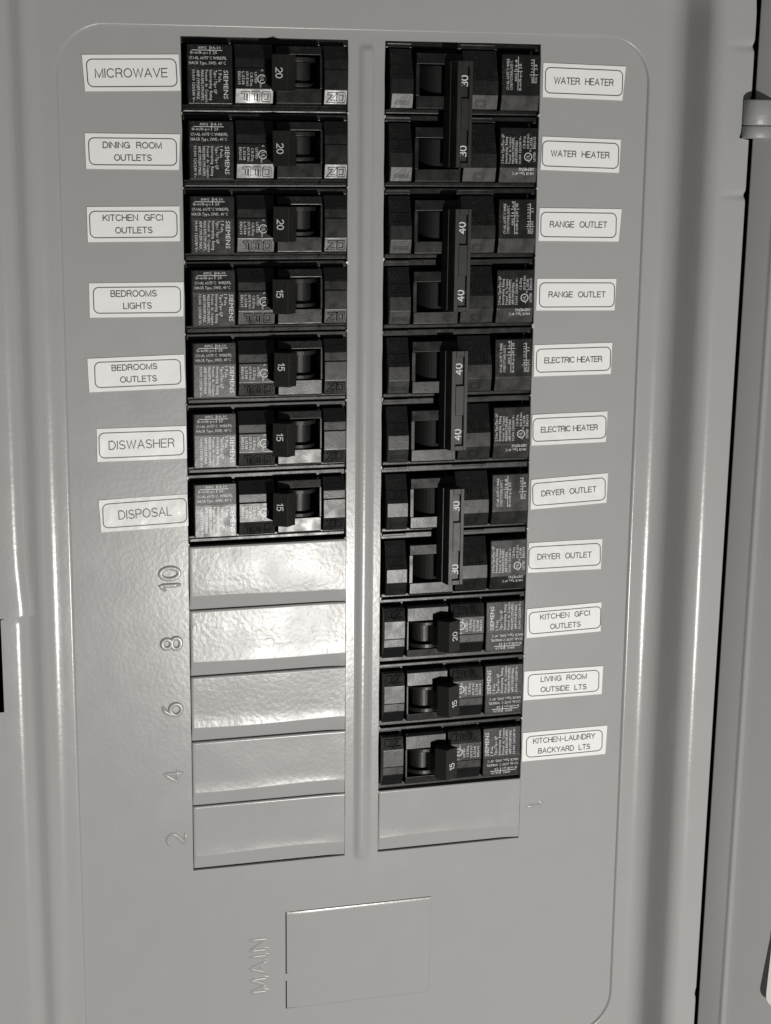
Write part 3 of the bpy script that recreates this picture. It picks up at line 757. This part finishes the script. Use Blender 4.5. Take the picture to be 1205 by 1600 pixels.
    lettering(t, 'SIEMENS', (X(1092), Y2(864)), (X(985), Y2(864)), .040, zz); lettering(t, 'HACR Type, 40\u00b0C', (X(1090), Y2(893)), (X(945), Y2(893)), .040, zz)
    P['print2'] = t.mesh('printed_text', M_ink, smooth=False)
    # tie bar with two windows, leaning outwards
    ph_ = math.radians(14); Lz = .50; w = .24 if amp == 40 else .225
    def lean(a, y, c): return (V(.915) + a + (c - Lz) * math.sin(ph_), y, .475 - a * .02 + (c - Lz) * math.cos(ph_))
    b = MB(); y0, y1 = -.715, .725
    b.box(0, w, y0, y1, .16, Lz - .045, tf=lean)
    fr = [(0, .062, y0, y1), (w - .052, w, y0, y1), (.062, w - .052, y1 - .085, y1), (.062, w - .052, y0, y0 + .07), (.062, w - .052, -.205, .225)]
    for x0_, x1_, a_, c_ in fr: b.box(x0_, x1_, a_, c_, Lz - .05, Lz, tf=lean)
    b.box(-.012, .004, y0 + .01, y1 - .01, .17, .33, tf=lean)
    P['tie'] = b.mesh('handle_tie', M_black2, bevel=.005, seg=1)
    P['rating'] = []
    for yb in (-.565, .385):
        t = MB(); wl, st = word_strokes(str(amp), .24); cap = .098
        for q in st: ribbon(t, q, .08, lambda x, y: lean(.06 + .112 - y * cap, yb + x * cap, Lz - .0425))
        P['rating'].append(t.mesh('rating_number', M_ink2, smooth=False))
    # toggle under the bar
    b = MB(); cx, cz = V(.80), -.24
    p = [(cx + .30 * math.cos(math.radians(a)), cz + .30 * math.sin(math.radians(a))) for a in range(10, 171, 10)] + [(cx - .25, cz - .1), (cx + .25, cz - .1)]
    m = len(p); y0, y1 = t0_ + .015, t1_ - .015
    b.add([(x, y0, z) for x, z in p] + [(x, y1, z) for x, z in p], [tuple(range(m)), tuple(range(2 * m - 1, m - 1, -1))] + [(i, (i + 1) % m, m + (i + 1) % m, m + i) for i in range(m)])
    b.box(V(.88), V(1.03), y0 + .05, y1 - .05, 0, .30)
    P['drum'] = b.mesh('toggle_drum', M_slot, bevel=.006)
    dmesh[amp] = P
    return P
def double(amp, label, k):
    P = double_parts(amp)
    e = empty('two_pole_breaker', label, 'circuit breaker', (cxr + rnd.uniform(-.005, .005), -k - 1, 0), 'two-pole breakers in the right row')
    e.rotation_euler = (math.radians(rnd.uniform(-.4, .4)), math.radians(rnd.uniform(-.2, .2)), math.radians(rnd.uniform(-.5, .5)))
    link('body', P['body'], e)
    tie = link('handle', P['tie'], e)
    for r_ in P['rating']: link('rating_number', r_, tie)
    for s, pr in ((.5, 'print1'), (-.5, 'print2')):
        off = loc(0, s, 0)
        o = link('label_block', P['label_block'], e); o.location = off; link('printed_text', P[pr], o)
        o = link('marking_block', P['on_block'], e); o.location = off; link('on_letters', P['on_mark'], o); link('on_symbol', P['i_mark'], o)
        o = link('marking_block', P['off_block'], e); o.location = off; link('off_letters', P['off_mark'], o); link('off_symbol', P['o_mark'], o)
        o = link('switch_plate', P['switch_plate'], e); o.location = off; link('slot_floor', P['slot_floor'], o)
        o = link('toggle_drum', P['drum'], e); o.location = off
double(30, 'black two-pole breaker with tie bar marked 30 beside the WATER HEATER stickers', 0)
double(40, 'black two-pole breaker with tie bar marked 40 beside the RANGE OUTLET stickers', 2)
double(40, 'black two-pole breaker with tie bar marked 40 beside the ELECTRIC HEATER stickers', 4)
double(30, 'black two-pole breaker with tie bar marked 30 beside the DRYER OUTLET stickers', 6)

# ================================================================== STICKERS
STICK = [
('MICROWAVE', [(-3.877, -0.276), (-2.595, -0.247), (-2.574, -0.72), (-3.848, -0.747)], [(-3.822, -0.333), (-2.632, -0.308), (-2.616, -0.663), (-3.805, -0.688)], [('MICROWAVE', (-3.704, -0.565), (-2.749, -0.543), (-3.702, -0.456))]),
('DINING', [(-3.867, -1.289), (-2.59, -1.293), (-2.615, -1.766), (-3.861, -1.756)], [(-3.821, -1.349), (-2.643, -1.353), (-2.64, -1.706), (-3.814, -1.701)], [('DINING ROOM', (-3.627, -1.479), (-2.847, -1.481), (-3.625, -1.404)), ('OUTLETS', (-3.48, -1.644), (-2.983, -1.645), (-3.478, -1.569))]),
('KITCHEN', [(-3.868, -2.259), (-2.615, -2.254), (-2.614, -2.725), (-3.866, -2.729)], [(-3.835, -2.318), (-2.653, -2.319), (-2.65, -2.669), (-3.829, -2.671)], [('KITCHEN GFCI', (-3.652, -2.444), (-2.848, -2.442), (-3.65, -2.367)), ('OUTLETS', (-3.488, -2.612), (-2.993, -2.61), (-3.486, -2.535))]),
('BEDL', [(-3.865, -3.283), (-2.574, -3.285), (-2.584, -3.756), (-3.868, -3.751)], [(-3.811, -3.341), (-2.62, -3.345), (-2.619, -3.702), (-3.808, -3.692)], [('BEDROOMS', (-3.572, -3.468), (-2.953, -3.471), (-3.57, -3.389)), ('LIGHTS', (-3.404, -3.636), (-3.023, -3.637), (-3.403, -3.558))]),
('BEDO', [(-3.916, -4.312), (-2.584, -4.286), (-2.571, -4.755), (-3.904, -4.778)], [(-3.821, -4.366), (-2.64, -4.352), (-2.629, -4.698), (-3.817, -4.718)], [('BEDROOMS', (-3.583, -4.487), (-2.963, -4.476), (-3.584, -4.412)), ('OUTLETS', (-3.47, -4.652), (-2.972, -4.646), (-3.47, -4.576))]),
('DISW', [(-3.816, -5.292), (-2.571, -5.294), (-2.565, -5.758), (-3.817, -5.758)], [(-3.788, -5.354), (-2.609, -5.356), (-2.604, -5.703), (-3.786, -5.707)], [('DISWASHER', (-3.65, -5.588), (-2.742, -5.584), (-3.651, -5.473))]),
('DISP', [(-3.815, -6.305), (-2.569, -6.273), (-2.559, -6.735), (-3.792, -6.767)], [(-3.762, -6.365), (-2.584, -6.332), (-2.579, -6.678), (-3.759, -6.707)], [('DISPOSAL', (-3.538, -6.59), (-2.796, -6.567), (-3.542, -6.47))]),
('WH1', [(2.596, -0.26), (3.854, -0.289), (3.821, -0.765), (2.599, -0.732)], [(2.632, -0.322), (3.809, -0.349), (3.813, -0.699), (2.634, -0.673)], [('WATER HEATER', (2.769, -0.544), (3.668, -0.56), (2.772, -0.458))]),
('WH2', [(2.614, -1.28), (3.823, -1.316), (3.812, -1.788), (2.597, -1.748)], [(2.621, -1.341), (3.791, -1.372), (3.795, -1.727), (2.62, -1.693)], [('WATER HEATER', (2.753, -1.556), (3.648, -1.58), (2.753, -1.475))]),
('RO1', [(2.602, -2.288), (3.876, -2.307), (3.848, -2.777), (2.599, -2.759)], [(2.628, -2.349), (3.795, -2.369), (3.801, -2.72), (2.63, -2.698)], [('RANGE OUTLET', (2.771, -2.562), (3.651, -2.574), (2.771, -2.482))]),
('RO2', [(2.6, -3.304), (3.835, -3.32), (3.824, -3.785), (2.593, -3.766)], [(2.639, -3.365), (3.81, -3.381), (3.814, -3.732), (2.641, -3.717)], [('RANGE OUTLET', (2.784, -3.574), (3.666, -3.586), (2.784, -3.498))]),
('EH1', [(2.583, -4.273), (3.808, -4.265), (3.804, -4.732), (2.585, -4.738)], [(2.619, -4.336), (3.785, -4.329), (3.792, -4.675), (2.623, -4.677)], [('ELECTRIC HEATER', (2.75, -4.543), (3.654, -4.542), (2.75, -4.466))]),
('EH2', [(2.582, -5.307), (3.777, -5.296), (3.767, -5.761), (2.578, -5.772)], [(2.596, -5.369), (3.754, -5.361), (3.762, -5.699), (2.602, -5.712)], [('ELECTRIC HEATER', (2.729, -5.578), (3.624, -5.568), (2.728, -5.502))]),
('DO1', [(2.596, -6.291), (3.821, -6.242), (3.815, -6.7), (2.597, -6.748)], [(2.617, -6.353), (3.78, -6.309), (3.79, -6.652), (2.631, -6.69)], [('DRYER OUTLET', (2.769, -6.549), (3.639, -6.515), (2.767, -6.472))]),
('DO2', [(2.587, -7.262), (3.771, -7.263), (3.765, -7.734), (2.581, -7.725)], [(2.595, -7.328), (3.741, -7.328), (3.752, -7.668), (2.593, -7.667)], [('DRYER OUTLET', (2.736, -7.528), (3.599, -7.535), (2.735, -7.448))]),
('KG2', [(2.588, -8.295), (3.795, -8.265), (3.799, -8.728), (2.589, -8.756)], [(2.62, -8.355), (3.791, -8.329), (3.793, -8.67), (2.639, -8.695)], [('KITCHEN GFCI', (2.808, -8.474), (3.608, -8.457), (2.806, -8.399)), ('OUTLETS', (2.975, -8.635), (3.463, -8.626), (2.973, -8.56))]),
('LR', [(2.572, -9.288), (3.864, -9.293), (3.858, -9.748), (2.567, -9.752)], [(2.637, -9.346), (3.8, -9.354), (3.804, -9.693), (2.642, -9.693)], [('LIVING ROOM', (2.847, -9.47), (3.593, -9.476), (2.844, -9.394)), ('OUTSIDE LTS', (2.85, -9.637), (3.597, -9.644), (2.848, -9.561))]),
('KL', [(2.573, -10.28), (3.973, -10.273), (3.96, -10.744), (2.573, -10.747)], [(2.639, -10.347), (3.891, -10.336), (3.899, -10.678), (2.643, -10.687)], [('KITCHEN-LAUNDRY', (2.753, -10.467), (3.77, -10.464), (2.752, -10.388)), ('BACKYARD LTS', (2.841, -10.636), (3.694, -10.632), (2.838, -10.557))]),
]
LAB = {
 'MICROWAVE': 'white sticker reading MICROWAVE in one line of large letters',
 'DINING': 'white sticker reading DINING ROOM OUTLETS',
 'KITCHEN': 'white sticker reading KITCHEN GFCI OUTLETS left of the left breaker row',
 'BEDL': 'white sticker reading BEDROOMS LIGHTS', 'BEDO': 'white sticker reading BEDROOMS OUTLETS, torn thin at its left end',
 'DISW': 'white sticker reading DISWASHER', 'DISP': 'white sticker reading DISPOSAL with bright glints on its right half',
 'WH1': 'white sticker reading WATER HEATER, upper of the two', 'WH2': 'white sticker reading WATER HEATER, lower of the two',
 'RO1': 'white sticker reading RANGE OUTLET, upper of the two', 'RO2': 'white sticker reading RANGE OUTLET, lower of the two',
 'EH1': 'white sticker reading ELECTRIC HEATER, upper of the two', 'EH2': 'white sticker reading ELECTRIC HEATER, lower of the two',
 'DO1': 'white wrinkled sticker reading DRYER OUTLET, upper of the two', 'DO2': 'white wrinkled sticker reading DRYER OUTLET, lower of the two',
 'KG2': 'white sticker reading KITCHEN GFCI OUTLETS right of the right breaker row',
 'LR': 'white sticker reading LIVING ROOM OUTSIDE LTS', 'KL': 'white sticker reading KITCHEN-LAUNDRY BACKYARD LTS, lowest on the right'}
LAB['BEDO'] = 'white sticker reading BEDROOMS OUTLETS'
for si, (key, cor, bor, txt) in enumerate(STICK):
    cen = (sum(c[0] for c in cor) / 4, sum(c[1] for c in cor) / 4)
    e = empty('label_sticker', LAB[key], 'sticker', (cen[0], cen[1], 0), 'white name stickers beside the breakers')
    amp = {'DISP': 1.5, 'DO1': 1.5, 'DO2': 1.7, 'EH2': 1.3, 'DISW': 1.1, 'EH1': .9}.get(key, .6)
    def zs(x, y, base=.009):
        return base + amp * (.006 * noise.noise(Vector((x * 2.2, y * 3.1, 1.3 + si))) + .0022 * noise.noise(Vector((x * 8, y * 8, si * 2.1)))) + .001
    def L(x, y, base): return (x - cen[0], y - cen[1], zs(x, y, base))
    mb = MB(); nx, ny = 36, 14
    def bil(q, u, v): return tuple((q[3][i] * (1 - u) + q[2][i] * u) * (1 - v) + (q[0][i] * (1 - u) + q[1][i] * u) * v for i in (0, 1))
    g = [L(*bil(cor, i / nx, j / ny), .012) for j in range(ny + 1) for i in range(nx + 1)]
    n = nx + 1
    mb.add(g, [(j * n + i, j * n + i + 1, (j + 1) * n + i + 1, (j + 1) * n + i) for j in range(ny) for i in range(nx)])
    per = list(range(n)) + [j * n + nx for j in range(1, ny + 1)] + [ny * n + i for i in range(nx - 1, -1, -1)] + [j * n for j in range(ny - 1, 0, -1)]
    mb.add([g[i] for i in per] + [(g[i][0], g[i][1], -.004) for i in per], [(i, (i + 1) % len(per), len(per) + (i + 1) % len(per), len(per) + i) for i in range(len(per))])
    link('tape', mb.mesh('tape', M_wrinkled if key in ('DISP', 'DO1', 'DO2', 'EH2') else M_tape, angle=60), e)
    # printed frame: rounded rectangle fitted to its four measured corners
    mb = MB(); rr = rrect(0, 1.17, 0, .355, .075, 6)
    fr = [bil(bor, x / 1.17, y / .355) for x, y in rr]
    dense = []
    for i, p in enumerate(fr):
        q = fr[(i + 1) % len(fr)]; k = max(1, int(math.dist(p, q) / .04))
        for j in range(k): dense.append((p[0] + (q[0] - p[0]) * j / k, p[1] + (q[1] - p[1]) * j / k))
    ribbon(mb, dense, .0066, lambda x, y: L(x, y, .0145), closed=True)
    link('printed_frame', mb.mesh('printed_frame', M_print, smooth=False), e)
    mb = MB()
    for w, a, b, c_ in txt:
        big = len(txt) == 1 and ' ' not in w
        wl, st = word_strokes(w, .2 if w != 'ELECTRIC HEATER' else .13, (.85 if w != 'ELECTRIC HEATER' else .42))
        a = Vector(a); b = Vector(b); up = Vector(c_) - a; d = (b - a); cap = up.length
        u_ = Vector((-d.y, d.x)).normalized() * cap
        for s in st:
            pts2 = [(a.x + d.x * x / wl + u_.x * y, a.y + d.y * x / wl + u_.y * y) for x, y in s]
            ribbon(mb, pts2, .0066 if big else .0064, lambda x, y: L(x, y, .0145))
    link('printed_text', mb.mesh('printed_text', M_print, smooth=False), e)
